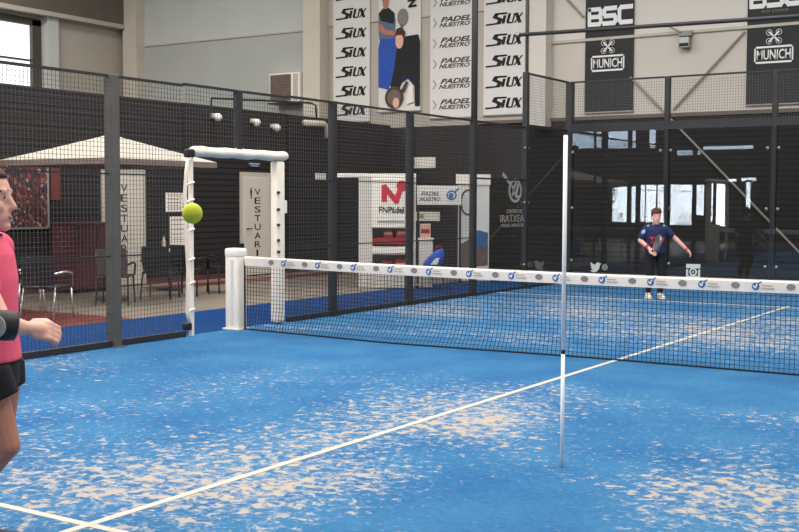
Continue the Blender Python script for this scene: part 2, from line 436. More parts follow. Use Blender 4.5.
s_ = tag(MB().box(WX, WX + .02, 7.84, 8.3, 2.34, 2.46).build('door_sign', M['darkbanner']), 'small dark sign above the cream door in the white doorway', 'sign')
MB().box(WX + .02, WX + .024, 7.9, 8.24, 2.4, 2.43).box(WX + .02, WX + .024, 7.95, 8.2, 2.36, 2.38).build('sign_print', M['palegrey'], s_)
def sheet(y0, y1, z0, z1, label):
    o = tag(MB().box(WX, WX + .008, y0, y1, z0, z1).build('paper_notice', M['white']), label, 'notice', 'paper notices on the black wall')
    b = MB()
    for i in range(5): b.box(WX + .008, WX + .009, y0 + .06, y1 - .06 - .05 * (i % 2), z1 - .07 - i * (z1 - z0) * .17, z1 - .055 - i * (z1 - z0) * .17)
    b.build('notice_print', M['vinylgrey'], o)
sheet(5.38, 5.87, 1.39, 1.77, 'upper white paper notice on the black wall, landscape sheet left of the flying ball')
sheet(5.5, 5.97, .72, 1.3, 'lower white paper notice on the black wall, taller than the one above')
# picture of a crowd, flag, cabinet, second canopy
pic = tag(MB().box(WX, WX + .03, 1.1, 2.5, 1.15, 2.24).build('crowd_picture', M['crowd']), 'large picture of a red crowd on the black wall beside the near player', 'picture')
MB().box(WX, WX + .045, 2.47, 2.51, 1.12, 2.27).box(WX, WX + .045, 1.08, 2.51, 1.12, 1.15).build('picture_frame', M['vinylgrey'], pic)
fl = tag(MB().box(WX, WX + .025, 2.56, 2.76, 1.62, 2.28).build('pennant', M['redfloor']), 'narrow red pennant on the wall at the right edge of the crowd picture', 'pennant')
MB().box(WX, WX + .035, 2.54, 2.78, 2.26, 2.3).build('pennant_rod', M['vinylgrey'], fl)
cab = empty('cabinet', (WX + .33, 3.05, 0), 'maroon waist-high cabinet against the black wall under the parasol', 'cabinet')
MB().rbox(-.3, .3, -.5, .5, .06, 1.18, .01).build('body', M['maroon'], cab)
MB().rbox(-.31, .32, -.52, .52, 1.18, 1.22, .008).build('top', M['maroon'], cab)
for s in (-1, 1):
    d = MB().rbox(.295, .32, min(0, s * .48) + .01, max(0, s * .48) - .01, .1, 1.15, .006).build('door', M['maroon'], cab)
    MB().tube([(.325, s * .06, .6), (.325, s * .06, .75)], .008).build('knob', M['steel'], d)
MB().box(-.28, .28, -.48, .48, 0, .06).build('plinth', M['black'], cab)
# stuff high on the black wall
def walllamp(y, z, label):
    l = empty('wall_lamp', (WX, y, z), label, 'lamp', group='small lamps high on the black wall')
    MB().rbox(.0, .05, -.05, .05, -.05, .05, .01).build('bracket', M['vinylgrey'], l)
    MB().capsule((.06, 0, 0), .05, (.2, -.04, -.04), .085).build('lamp_head', M['white'], l, True)
walllamp(6.75, 3.36, 'small white lamp on the black wall, leftmost of the three above the white doorway')
walllamp(7.98, 3.33, 'small white lamp on the black wall, middle of the three above the white doorway')
walllamp(8.66, 3.26, 'small white lamp on the black wall, rightmost of the three above the white doorway')
tag(MB().tube([(WX + .08, 9.75, 3.4), (WX + .08, 10.5, 3.42), (WX + .09, 10.62, 3.36), (WX + .09, 10.64, 3.1)], .07, 10).build('duct_pipe', M['column'], None, True), 'short beige pipe bend high on the black wall', 'pipe')
tag(MB().tube([(WX - .15, 6.9, 3.56), (WX - .15, 6.9, 3.74), (WX - .15, 10.3, 3.9), (WX - .15, 10.5, 3.86), (WX - .15, 10.54, 3.56)], .022, 8).build('roof_handrail', M['black']), 'thin black handrail along the roof edge of the black block', 'handrail')
acu = empty('air_conditioner', (-14.62, YE, 4.2), 'white air conditioner unit on the pale wall above the black block', 'air conditioner')
MB().rbox(-.52, .52, -.42, 0, .06, .84, .02).build('casing', M['white'], acu)
MB().rbox(-.47, .22, -.44, -.4, .1, .8, .01).build('fan_grille', M['brown'], acu)
b = MB()
for i in range(9): b.box(-.46, .21, -.45, -.438, .14 + i * .075, .15 + i * .075)
b.build('grille_bars', M['windowframe'], acu)
MB().box(-.55, .55, -.45, 0, .02, .06).build('bracket', M['black'], acu)
MB().box(.3, .45, -.425, -.41, .1, .8).build('side_panel', M['doorframe'], acu)

# ------------------------------------------------------------------ banners on the end wall
BYF = YE - .02
def banner(x0, x1, z0, z1, m, name, label, group=None):
    o = empty(name, (0, 0, 0), label, 'banner', group=group)
    MB().box(x0, x1, BYF - .03, BYF, z0, z1).build('cloth', m, o)
    MB().box(x0 - .01, x1 + .01, BYF - .045, BYF + .01, z0 - .03, z0).build('hem_bar', M['vinylgrey'], o)
    return o
def siux(o, x, z, w, h):
    F_ = fY(x, BYF - .03, z) @ Matrix.Diagonal((w / 1.62, h * .92, 1, 1)); b = MB(); sh = .12; t = .006
    F_ = F_ @ Matrix.Translation((.15, 0, 0))
    b.stroke([(.62, .92), (.22, .92)], .15, t, F_, sh).stroke([(.2, .9), (.16, .66), (.44, .42), (.4, .12)], .2, t, F_, sh).stroke([(.42, .1), (-.12, .05)], .15, t, F_, sh)
    b.stroke([(.6, .1), (.6, .7)], .13, t, F_, sh).stroke([(.3, .93), (.64, .93)], .13, t, F_, sh)
    b.stroke([(.80, .84), (.79, .2), (.84, .08), (.98, .08)], .12, t, F_, sh).stroke([(1.02, .08), (1.02, .84)], .07, t, F_, sh)
    b.stroke([(1.1, .82), (1.34, .06)], .15, t, F_, sh).stroke([(1.12, .06), (1.36, .82)], .07, t, F_, sh)
    b.build('lettering', M['ink'], o)
bs = banner(-13.27, -12.12, 3.7, 8.6, M['banner'], 'brand_banner', 'tall white SIUX banner, the one left of the banner picturing two men', 'tall white banners with black lettering')
for i in range(9): siux(bs, -13.18, 3.86 + i * .5, .95, .3)
bs2 = banner(-8.79, -7.68, 3.72, 8.6, M['banner'], 'brand_banner', 'tall white SIUX banner, the one right of the small lettered banner, beside the dark pole', 'tall white banners with black lettering')
for i in range(9): siux(bs2, -8.72, 3.86 + i * .5, .97, .3)
bp = banner(-10.3, -9.1, 3.7, 8.6, M['banner'], 'brand_banner', 'tall white banner with rows of small PADEL lettering in two lines', 'tall white banners with black lettering')
for i in range(9):
    z = 3.9 + i * .505
    text('lettering', 'PADEL', .86, .125, fY(-10.0, BYF - .03, z + .125), M['inkbrown'], bp, .35, .03)
    text('lettering', 'NUESTRO', .87, .105, fY(-10.04, BYF - .03, z), M['inkbrown'], bp, .35, .03)
    MB().stroke([(0, .2), (.08, .1), (0, 0)], .03, .004, fY(-10.2, BYF - .03, z + .02)).build('lettering', M['vinylgrey'], bp)
# banner picturing two men
bm_ = banner(-11.84, -10.58, 3.92, 8.6, M['banner'], 'picture_banner', 'tall white banner printed with two padel players holding rackets', None)
t = .004; LAY = [0]
def pr_(name, m, *shapes):
    b = MB(); LAY[0] += 1; F_ = fY(-11.84, BYF - .03 - .003 * LAY[0], 3.92)
    for kind, *a in shapes:
        if kind == 'p': b.prism(a[0], t, F_)
        if kind == 'd': b.disc(a[0], a[1], a[2], t, F_)
    return b.build(name, m, bm_)
pr_('print_trousers', M['bagblue'], ('p', [(.0, .62), (.3, .55), (.45, .8), (.62, 1.2), (.6, 1.84), (.04, 1.84), (.0, 1.6)]))
pr_('print_shirt', M['postgrey'], ('p', [(.02, 1.84), (.5, 1.84), (.52, 2.3), (.46, 2.5), (.3, 2.62), (.12, 2.6), (.0, 2.45), (.0, 2.1)]))
pr_('print_shirt', M['ink'], ('p', [(.08, 2.3), (.46, 2.2), (.5, 2.45), (.3, 2.62), (.14, 2.62), (.0, 2.5)]))
pr_('print_skin', M['skintan'], ('d', (.22, 2.76), .095, .17))
pr_('print_skin', M['skintan'], ('p', [(.0, 2.2), (.1, 2.22), (.22, 2.08), (.56, 2.0), (.56, 1.9), (.2, 1.94), (.02, 2.06)]))
pr_('print_hair', M['ink'], ('p', [(.11, 2.78), (.15, 2.86), (.3, 2.86), (.33, 2.78), (.33, 2.92), (.25, 2.99), (.16, 2.97)]))
pr_('print_racket', M['inkgrey'], ('d', (.74, 2.34), .16, .22), ('p', [(.68, 2.15), (.76, 2.15), (.74, 1.95), (.67, 1.95)]))
pr_('print_jacket', M['ink'], ('p', [(.38, .62), (.5, 1.1), (.56, 1.55), (.7, 1.72), (.84, 1.86), (1.2, 1.88), (1.26, 1.7), (1.26, .1), (1.12, .1), (1.1, .6), (.9, .8), (.72, .7), (.6, .45), (.42, .5)]))
pr_('print_shirt', M['navy'], ('p', [(.74, .9), (1.06, .75), (1.1, .6), (.9, .8), (.72, .7)]))
pr_('print_skin', M['skin'], ('d', (.65, 1.76), .12, .2))
pr_('print_hair', M['hair'], ('p', [(.5, 1.8), (.56, 1.9), (.72, 1.9), (.8, 1.78), (.82, 1.98), (.7, 2.1), (.56, 2.06)]))
pr_('print_racket', M['inkbrown'], ('d', (.5, .34), .28, .28), ('p', [(.7, .5), (.8, .44), (.92, .7), (.86, .74)]))
pr_('print_racket', M['brown'], ('d', (.5, .34), .2, .2))
pr_('print_skin', M['skin'], ('d', (.56, .2), .1, .13))
pr_('print_shoe', M['white'], ('p', [(.86, .15), (1.1, .2), (1.06, .62), (.94, .6)]))
F_ = None
for i, ch in enumerate('ZN'):
    text('lettering', ch, .22, .24, frame((-11.02 + .06 * i, BYF - .05, 6.95 - i * .27), (.15, 0, -1), (1, 0, .15)) , M['ink'], bm_, .1, .05)
# black banners
def black_banner(x0, x1, z0, bx, bscz, zb, xb, label):
    o = banner(x0, x1, z0, 8.6, M['darkbanner'], 'black_banner', label, 'black banners on the end wall')
    yf = BYF - .03; F1 = fY(bx, yf, bscz) @ Matrix.Diagonal((.355, .42, 1, 1)); t = .006; k = .24
    for n_, pts in enumerate(([[(.1, .1), (.1, .9)], [(.1, .9), (.78, .9), (.86, .8), (.86, .62), (.76, .5), (.1, .5)], [(.76, .5), (.88, .4), (.88, .2), (.78, .1), (.1, .1)]],
                [[(1.88, .9), (1.2, .9), (1.12, .8), (1.12, .6), (1.2, .5), (1.8, .5), (1.88, .4), (1.88, .2), (1.8, .1), (1.1, .1)]],
                [[(2.95, .9), (2.26, .9), (2.14, .78), (2.14, .22), (2.26, .1), (2.95, .1)]])):
        e = MB()
        for p in pts: e.stroke(p, k if n_ else k * .95, t, F1)
        e.build('letter', M['inkwhite'], o)
    text('lettering', 'SPORT & FASHION', .55, .05, fY(bx + .25, yf, bscz - .1), M['inkgrey'], o)
    wb, hb = .8, .36
    fr2 = MB().box(xb, xb + wb, yf - .006, yf, zb, zb + .04).box(xb, xb + wb, yf - .006, yf, zb + hb - .04, zb + hb).box(xb, xb + .03, yf - .006, yf, zb, zb + hb).box(xb + wb - .03, xb + wb, yf - .006, yf, zb, zb + hb)
    fr2.build('logo_box', M['inkwhite'], o)
    text('lettering', 'MUNICH', wb - .1, hb - .15, fY(xb + .05, yf, zb + .075), M['inkwhite'], o, 0, .02)
    F2 = fY(xb + wb * .5, yf, zb + hb + .19); e = MB()
    e.stroke([(-.1, -.1), (.1, .1)], .035, .006, F2).stroke([(-.1, .1), (.1, -.1)], .035, .006, F2)
    e.build('emblem', M['inkwhite'], o)
    for sx in (-1, 1):
        for sy in (-1, 1): MB().ring((sx * .1, sy * .09), .065, .012, .005, F2, 12).build('emblem_ring', M['vinyl'], o)
black_banner(-6.15, -4.99, 3.68, -6.09, 5.62, 4.59, -6.0, 'tall black BSC banner, wholly in view, between the white column and the wall lamp')
black_banner(-2.47, -1.28, 3.7, -2.43, 5.7, 4.54, -2.31, 'tall black BSC banner at the right edge of the picture')
# steel braces on the end wall
def brace(a, b, label):
    tag(MB().tube([a, b], .024, 8).build('brace_rod', M['brace']), label, 'brace', 'diagonal braces of the end wall')
brace((-5.05, YE - .06, 4.42), (-.75, YE - .06, .03), 'steel brace falling to the right, from the black banner down behind the glass')
brace((-2.52, YE - .055, 5.24), (-4.05, YE - .055, 3.66), 'pale steel brace rising to the right towards the right black banner')
brace((-6.9, YE - .05, 6.6), (-6.2, YE - .05, 5.85), 'short steel brace at the top between the white column and the black banner')

# ------------------------------------------------------------------ court enclosure
def wires(b, x0, x1, z0, z1, axis, c, step=.05, r=.0019):
    n = max(1, round((x1 - x0) / step)); k = max(1, round((z1 - z0) / step))
    for i in range(1, n):
        u = x0 + (x1 - x0) * i / n
        if axis == 'y': b.box(c - r, c + r, u - r, u + r, z0, z1)
        else: b.box(u - r, u + r, c - r, c + r, z0, z1)
    for j in range(1, k):
        z = z0 + (z1 - z0) * j / k
        if axis == 'y': b.box(c - r + .004, c + r + .004, x0, x1, z - r, z + r)
        else: b.box(x0, x1, c - r - .004, c + r - .004, z - r, z + r)
    return b
FX = -5.0
def post_y(y, zt, parent, m='post', w=.05):
    b = MB().rbox(FX - w, FX + w, y - w, y + w, 0, zt, .008)
    b.box(FX - w - .04, FX + w + .04, y - w - .04, y + w + .04, 0, .015)
    return b.build('post', M[m], parent)
def panel_y(y0, y1, zt, parent, rails=(1.0, 1.9)):
    MB().box(FX - .014, FX + .014, y0, y1, zt - .03, zt).build('top_rail', M['post'], parent)
    MB().box(FX - .03, FX + .03, y0, y1, .01, .075).build('bottom_rail', M['post'], parent)
    for z in rails: MB().box(FX - .008, FX + .008, y0, y1, z - .008, z + .008).build('rail', M['post'], parent)
    wires(MB(), y0, y1, .075, zt - .03, 'y', FX).build('wire_mesh', M['wire'], parent)
f1 = empty('mesh_fence', (0, 0, 0), 'dark wire mesh side fence left of the white padded doorway', 'fence')
post_y(-4.1, 2.97, f1); post_y(-2.08, 2.97, f1, 'postlight', .058)
panel_y(-4.05, -2.14, 2.97, f1); panel_y(-2.02, -.98, 2.97, f1)
f2 = empty('mesh_fence', (0, 0, 0), 'dark wire mesh side fence right of the white padded doorway up to the glass', 'fence')
post_y(2, 3.0, f2); post_y(4.03, 3.0, f2); post_y(6.07, 3.0, f2)
panel_y(.98, 1.95, 3.0, f2); panel_y(2.05, 3.98, 3.0, f2); panel_y(4.08, 6.01, 3.0, f2)
# doorway with pads
dw = empty('doorway_frame', (FX, 0, 0), 'white padded doorway frame in the side fence, behind the net post', 'doorway')
MB().rbox(-.045, .045, -.045, .045, 2.25, 2.98, .008).build('post', M['post'], dw)
MB().box(-.014, .014, -.97, .97, 2.955, 2.985).build('top_rail', M['post'], dw)
wires(MB(), -.97, .97, 2.25, 2.955, 'y', 0).build('wire_mesh', M['wire'], dw)
MB().rbox(-.025, .025, -.88, -.83, 0, 2.13, .01).build('upright', M['pad'], dw)
loop = [(.02, -.9, .12), (.03, -.96, .3), (.02, -.93, .8), (.03, -.97, 1.2), (.02, -.975, 1.7), (.02, -.95, 1.95), (.02, -.92, 2.08), (.02, -.875, 2.12)]
lo = MB().tube(loop, .022, 8).build('pad_edge', M['pad'], dw, True)
b = MB()
for z in (.3, .62, .9, 1.25, 1.6, 1.8): b.tube([(.03, -.96, z), (.04, -.84, z + .03)], .014, 6)
b.build('lacing', M['white'], dw)
MB().rbox(-.05, .05, -.97, -.89, .08, .17, .02).build('foot_block', M['black'], dw)
MB().rbox(-.07, .07, .70, .86, .02, 2.13, .035, 3).build('post_pad', M['pad'], dw, True)
b = MB()
for z in (.95, 1.1, 1.3, 1.5, 1.72): b.tube([(.075, .69, z), (.075, .715, z)], .022, 6)
b.build('lace_eyelet', M['post'], dw)
tp = MB(); rings = []
for i in range(13):
    y = -.80 + 1.7 * i / 12; r = .062 + .004 * math.sin(i * 2.1); zc = 2.195 + .004 * math.sin(i * 1.7)
    rings.append([(.09 * math.cos(2*PI*k/12), y, zc + r * math.sin(2*PI*k/12)) for k in range(12)])
MB().rbox(-.05, .05, -.93, -.82, 2.12, 2.22, .02).build('corner_joint', M['black'], dw)
tp.loft(rings).build('top_pad', M['pad'], dw, True)
MB().tube([(0, -.05, 2.25), (.02, .02, 2.31), (.0, .1, 2.25), (.02, -.0, 2.33)], .012, 6).build('tie_knot', M['white'], dw)
MB().rbox(-.04, .05, .865, .92, 1.45, 1.62, .01).build('latch', M['white'], dw)

# glass walls
def clamp_y(b, y, z):
    for d in (-.075, .075): b.ell((FX + .03, y + d, z), .022, .03, .03, 8, 6)
g1 = empty('glass_side_wall', (0, 0, 0), 'glass side wall of the court, left of the far corner', 'glass wall')
post_y(8.07, 4.0, g1, w=.05)
MB().box(FX - .006, FX + .006, 6.13, 8.01, .05, 2.0).build('glass_panel', M['glass'], g1)
MB().box(FX - .006, FX + .006, 8.13, 9.93, .05, 3.0).build('glass_panel', M['glass'], g1)
for y0, y1, z0, z1 in ((6.13, 8.01, 2.0, 2.03), (6.13, 8.01, 2.965, 3.0), (8.13, 9.93, 3.965, 4.0), (8.13, 9.93, 3.0, 3.05), (6.13, 8.01, .01, .05), (8.13, 9.93, .01, .05)):
    MB().box(FX - .018, FX + .018, y0, y1, z0, z1).build('rail', M['post'], g1)
wires(MB(), 6.13, 8.01, 2.035, 2.95, 'y', FX).build('wire_mesh', M['wire'], g1)
wires(MB(), 8.13, 9.93, 3.05, 3.96, 'y', FX).build('wire_mesh', M['wire'], g1)
b = MB()
for z in (.45, 1.6, 2.6): clamp_y(b, 8.07, z)
b.build('glass_clamp', M['steel'], g1, True)
F_ = fX(FX + .012, 7.06, 1.3); e = MB()          # racket emblem and lettering stuck on the glass
e.ring((.58, .52), .26, .05, .003, F_, 24, .22).stroke([(.38, .64), (.1, .8)], .07, .003, F_).stroke([(.45, .6), (.6, .42)], .05, .003, F_).stroke([(.7, .62), (.6, .42), (.72, .4)], .06, .003, F_).stroke([(.47, .44), (.6, .66)], .05, .003, F_)
e.build('emblem', M['vinylgrey'], g1)
text('lettering', 'CENTRO DE', .62, .07, fX(FX + .012, 7.3, 1.41), M['inkgrey'], g1)
text('lettering', 'IRATXEA', .95, .13, fX(FX + .012, 7.06, 1.25), M['inkgrey'], g1, 0, .0)
text('lettering', 'PADEL INDOOR', .9, .06, fX(FX + .012, 7.1, 1.16), M['inkgrey'], g1)

GY = 10.0
g2 = empty('glass_back_wall', (0, 0, 0), 'glass back wall at the far end of the court, behind the far player', 'glass wall')
xs = [-5, -3, -1, 1, 3, 5]
for x in xs:
    w = .05 if x > -5 else .07
    MB().rbox(x - w, x + w, GY - w + .06, GY + w + .06, 0, 4.0, .008).build('post', M['post'], g2)
for a, c in zip(xs, xs[1:]):
    MB().box(a + .01, c - .01, GY - .012, GY, .03, 3.0).build('glass_panel', M['glass'], g2)
    wires(MB(), a + .05, c - .05, 3.1, 3.95, 'x', GY).build('wire_mesh', M['wire'], g2)
    MB().box(a + .05, c - .05, GY - .016, GY + .016, 3.965, 4.0).build('top_rail', M['post'], g2)
    MB().box(a + .04, c - .04, GY + .002, GY + .06, 3.0, 3.16).build('rail', M['post'], g2)
    b = MB()
    for z in (.45, 1.5, 2.6):
        for x in (a + .1, c - .1): b.ell((x, GY - .02, z), .03, .015, .03, 8, 6)
    b.build('glass_clamp', M['steel'], g2, True)
F_ = fY(-4.5, GY - .014, .23); e = MB()           # bird sticker
e.prism([(0, .03), (.07, .0), (.14, .015), (.19, .07), (.205, .14), (.235, .18), (.205, .178), (.17, .2), (.13, .185), (.115, .15), (.06, .165), (.015, .2), (.01, .14), (.04, .115), (.01, .105), (.04, .07), (.06, .05)], .003, F_)
e.build('bird_sticker', M['vinyl'], g2)
MB().ring((0, 0), .06, .025, .003, fY(-4.19, GY - .014, .34), 16).disc((0, 0), .022, .022, .003, fY(-4.19, GY - .014, .34), 10).build('round_sticker', M['vinylgrey'], g2)
F_ = fY(-2.56, GY - .014, .19); e = MB()
e.prism([(.0, .0), (.27, 0), (.27, .05), (0, .05)], .003, F_).prism([(0, .19), (.27, .19), (.27, .27), (0, .27)], .003, F_).prism([(0, .05), (.04, .05), (.04, .17), (0, .17)], .003, F_).prism([(.23, .05), (.27, .05), (.27, .17), (.23, .17)], .003, F_)
e.ring((.135, .12), .075, .03, .003, F_, 18).disc((.135, .12), .02, .02, .003, F_, 8)
e.build('camera_sticker', M['vinyl'], g2)
text('lettering', 'DO', .16, .07, fY(-2.78, GY - .014, 1.46), M['vinyl'], g2, 0, .02)
text('lettering', 'AN', .24, .12, fY(-2.72, GY - .014, 1.31), M['vinyl'], g2, 0, .03)
text('lettering', 'PADEL', .3, .09, fY(-2.77, GY - .014, 1.19), M['vinyl'], g2, 0, .02)
# lamp poles and cross beam
tag(MB().tube([(FX - .12, 6.31, 0), (FX - .12, 6.31, 9.0)], .055, 12).build('lamp_pole', M['beam'], None, True), 'thick dark pole rising past the fence between two white banners', 'pole', 'dark poles beside the fence')
tag(MB().tube([(FX - .12, 8.34, 0), (FX - .12, 8.34, 9.0)], .028, 10).build('lamp_pole', M['beam'], None, True), 'thin dark pole carrying the left end of the cross beam', 'pole', 'dark poles beside the fence')
bmx = empty('light_beam', (0, 8.24, 0), 'dark horizontal tube crossing high above the far end of the court', 'beam')
MB().tube([(-5.25, 0, 4.72), (5, 0, 4.55)], .036, 12).build('tube', M['beam'], bmx, True)
MB().tube([(-5.3, 0, 4.72), (-5.23, 0, 4.72)], .042, 12).build('end_cap', M['steel'], bmx, True)
fl_ = empty('wall_floodlight', (-3.8, YE, 5.05), 'small grey floodlight on an arm on the wall between the black banners', 'floodlight')
MB().tube([(-.42, -.3, .46), (-.1, -.16, .28), (.05, -.02, .26)], .02, 8).build('arm', M['brace'], fl_)
MB().rbox(-.1, .13, -.22, -.02, -.08, .16, .015).build('lamp_head', M['steel'], fl_)
MB().box(-.08, .12, -.23, -.215, -.05, .02).build('lens', M['ink'], fl_)
MB().rbox(-.13, .16, -.14, -.0, .18, .3, .015).build('bracket', M['brace'], fl_)

# ------------------------------------------------------------------ net
net = empty('padel_net', (0, 0, 0), 'black padel net with printed white tape across the court', 'net')
NX0, NX1 = -4.9, 4.9
def top(x): return .88 + .045 * (abs(x) / 4.9) ** 2
def bulge(x, z):
    k = max(0.0, 1 - abs(x + 2.6) / 2.3); s = max(0.0, 1 - z / .35)
    return -.16 * k * s * s - .015 * s
b = MB(); r = .0022; nx = 212
zs = [0, .04, .1, .18, .28, .45, .8]
for i in range(nx + 1):
    x = NX0 + (NX1 - NX0) * i / nx; T = top(x) - .1
    pts = [(x - (.05 * max(0, 1 - z / .3) * max(0.0, 1 - abs(x + 2.6) / 2.3)), bulge(x, z), .015 + z / .8 * (T - .015)) for z in zs]
    for p, q in zip(pts, pts[1:]):
        vs = [b.bm.verts.new(Vector(p) + Vector(d)) for d in ((-r, -r, 0), (r, -r, 0), (r, r, 0), (-r, r, 0))] + [b.bm.verts.new(Vector(q) + Vector(d)) for d in ((-r, -r, 0), (r, -r, 0), (r, r, 0), (-r, r, 0))]
        for f in ((0, 1, 5, 4), (1, 2, 6, 5), (2, 3, 7, 6), (3, 0, 4, 7)): b.bm.faces.new([vs[k] for k in f])
for j in range(1, 17):
    z = .8 * j / 17.0
    b.tube([(x, bulge(x, z), .015 + z / .8 * (top(x) - .115)) for x in [NX0 + (NX1 - NX0) * i / 40 for i in range(41)]], r * 1.3, 4)
b.build('net_mesh', M['cord'], net)
MB().tube([(x, bulge(x, 0), .016) for x in [NX0 + (NX1 - NX0) * i / 40 for i in range(41)]], .009, 6).build('bottom_cord', M['cord'], net)
MB().tube([(NX0, 0, .02), (NX0, 0, .9)], .012, 6).build('side_cord', M['cord'], net)
rings = []
for i in range(41):
    x = NX0 + (NX1 - NX0) * i / 40; z = top(x)
    rings.append([(x, -.008, z - .118), (x, .008, z - .118), (x, .012, z - .02), (x, 0, z), (x, -.012, z - .02)])
tape = MB().loft(rings).build('tape', M['tape'], net)
for i in range(15):
    xo = -4.47 + .515 * i
    if xo > 3.0: break
    z = top(xo) - .058
    MB().disc((0, 0), .042, .03, .002, fY(xo, -.0125, z), 14).build('oval_print', M['inkgrey'], tape)
    xl = xo + .19; z = top(xl) - .062
    MB().disc((0, 0), .036, .036, .002, fY(xl, -.0125, z), 14).stroke([(.02, .02), (.05, .045)], .012, .002, fY(xl, -.0125, z)).build('logo_print', M['blue'], tape)
    MB().stroke([(-.02, .005), (.0, -.015), (.012, .02)], .012, .001, fY(xl, -.0147, z)).build('logo_mark', M['inkwhite'], tape)
    MB().stroke([(.06, .012), (.15, .012)], .012, .002, fY(xl, -.0125, z)).stroke([(.06, -.015), (.17, -.015)], .012, .002, fY(xl, -.0125, z)).build('line_print', M['doorframe'], tape)
def net_post(x, label):
    p = empty('net_post', (x, 0, 0), label, 'net post')
    MB().rbox(-.12, .1, -.09, .09, .006, 1.0, .03, 3).build('pad', M['pad'], p, True)
    MB().rbox(-.125, .105, -.095, .095, .9, 1.02, .03, 3).build('cap', M['white'], p, True)
    MB().box(-.02, .03, -.092, -.088, .05, .88).build('seam', M['vinyl'], p)
    MB().box(-.14, .12, -.11, .11, .004, .02).build('base_plate', M['white'], p)
net_post(-5.035, 'white padded net post standing in front of the doorway')

# ------------------------------------------------------------------ solid rod made up for a bright upright line, and the ball
pole = empty('bright_line_rod', (1.45, -4.54, .006), 'thin upright white rod standing in for a bright line before the net', 'pole')
MB().tube([(0, 0, 0), (0, 0, .69)], .0115, 10).build('lower_rod', M['rodwhite'], pole, True)
MB().tube([(0, 0, .69), (0, 0, .715)], .012, 10).build('collar', M['ink'], pole, True)  # made-up dark collar for the gap in the bright line
MB().tube([(0, 0, .715), (0, 0, 2.0)], .0125, 10).build('upper_rod', M['rodwhite'], pole, True)
ball = tag(MB().ell((0, 0, 0), .035, .035, .037, 24, 16).build('padel_ball', M['ball'], None, True, (1.55, -7.86, 1.563)), 'yellow green ball in flight near the doorway upright', 'ball')
sm = MB(); pts = []
for i in range(33):
    a = 2 * PI * i / 32; v = Vector((math.cos(a), math.sin(a), .9 * math.sin(2 * a) * .7)).normalized() * .0333
    pts.append(v)
sm.tube(pts, .0012, 6).build('seam', M['inkwhite'], ball)
ball.rotation_euler = (.6, .4, .2)

# ------------------------------------------------------------------ parasols, chairs, table
def parasol(x, y, half, z0, z1, label, rotz=0):
    p = empty('parasol', (x, y, 0), label, 'parasol', rotz, 'cream parasols beyond the fence')
    b = MB()
    n = 8; outer = [Vector((half * (1 if k in (0, 1, 7) else -1 if k in (3, 4, 5) else 0), half * (1 if k in (1, 2, 3) else -1 if k in (5, 6, 7) else 0), z0)) for k in range(8)]
    a = b.bm.verts.new((0, 0, z1)); rings = []
    for f in (.12, .55, 1.0):
        rings.append([b.bm.verts.new(Vector((q.x * f, q.y * f, z1 + (z0 - z1) * (f ** .93)))) for q in outer])
    for k in range(8):
        j = (k + 1) % 8
        b.bm.faces.new([a, rings[0][k], rings[0][j]])
        for q, w in zip(rings, rings[1:]): b.bm.faces.new([q[k], w[k], w[j], q[j]])
    b.build('canopy', M['canopy'], p)
    v = MB()
    for k in range(8):
        j = (k + 1) % 8; q, w = outer[k], outer[j]
        vs = [v.bm.verts.new(t_) for t_ in (q, w, w + Vector((0, 0, -.09)), q + Vector((0, 0, -.09)))]
        v.bm.faces.new(vs)
    v.build('valance', M['canopyedge'], p)
    MB().tube([(0, 0, .05), (0, 0, z1)], .025, 10).build('pole', M['post'], p, True)
    for k in range(8): MB().tube([(0, 0, z1 - .06), outer[k] * .98 + Vector((0, 0, -.03 + .02))], .01, 6).build('rib', M['windowframe'], p)
    MB().tube([(0, 0, 0), (0, 0, .06)], .26, 20).build('base', M['postlight'], p)
    MB().ell((0, 0, z1 + .02), .03, .03, .04, 10, 6).build('finial', M['ink'], p)
    return p
parasol(-9.42, 2.02, 1.2, 2.24, 2.68, 'large cream parasol open beyond the fence, its peak behind the grey post')
parasol(-10.2, -2.1, 1.42, 2.2, 2.6, 'cream parasol tip at the left edge above the near player', .1)

def make_chair(label, back='black', legs='black'):
    c = empty('armchair', (0, 0, 0), label, 'chair', group='dark armchairs beyond the fence')
    MB().rbox(-.24, .24, -.22, .24, .42, .46, .015).build('seat', M[back], c)
    rg = []
    for i in range(5):
        z = .47 + .4 * i / 4; y = .24 + .06 * i / 4; w = .22 + .015 * math.sin(PI * i / 4)
        rg.append([(-w, y - .015, z), (0, y + .02, z), (w, y - .015, z), (w, y + .01, z), (0, y + .045, z), (-w, y + .01, z)])
    MB().loft(rg).build('backrest', M[back], c)
    for sx in (-1, 1):
        MB().tube([(sx * .23, -.2, .45), (sx * .25, -.24, 0)], .014, 8).build('leg', M[legs], c, True)
        MB().tube([(sx * .23, .22, .45), (sx * .25, .3, 0)], .014, 8).build('leg', M[legs], c, True)
        MB().tube([(sx * .25, -.2, .44), (sx * .27, -.18, .62), (sx * .27, .0, .65), (sx * .25, .26, .63)], .017, 8).build('armrest', M[legs], c, True)
    return c
M['chairgrey'] = mat('chair_grey', rgb(76, 68, 64), .7, noise=.1, nscale=9)
ch = make_chair('grey backed chair right of the grey fence post', 'chairgrey'); ch.location = (-8.88, 1.6, 0); ch.rotation_euler.z = R = math.radians(215)
for (x, y, a, lab) in [(-9.05, 2.75, 208, 'black chair between the grey backed chair and the doorway upright'), (-9.1, 3.5, 200, 'black chair seen past the flying ball, just behind the doorway upright'), (-9.0, 4.3, 245, 'black chair standing in view inside the white doorway')]:
    c = copy_tree(ch); c['label'] = lab; c.location = (x, y, 0); c.rotation_euler.z = math.radians(a)
    for k in c.children:
        if k.name.startswith(('seat', 'backrest')):
            k.data = k.data.copy(); k.data.materials.clear(); k.data.materials.append(M['black'])
ch2 = make_chair('black chair with thin chrome legs right behind the near player hand', 'black', 'chrome')
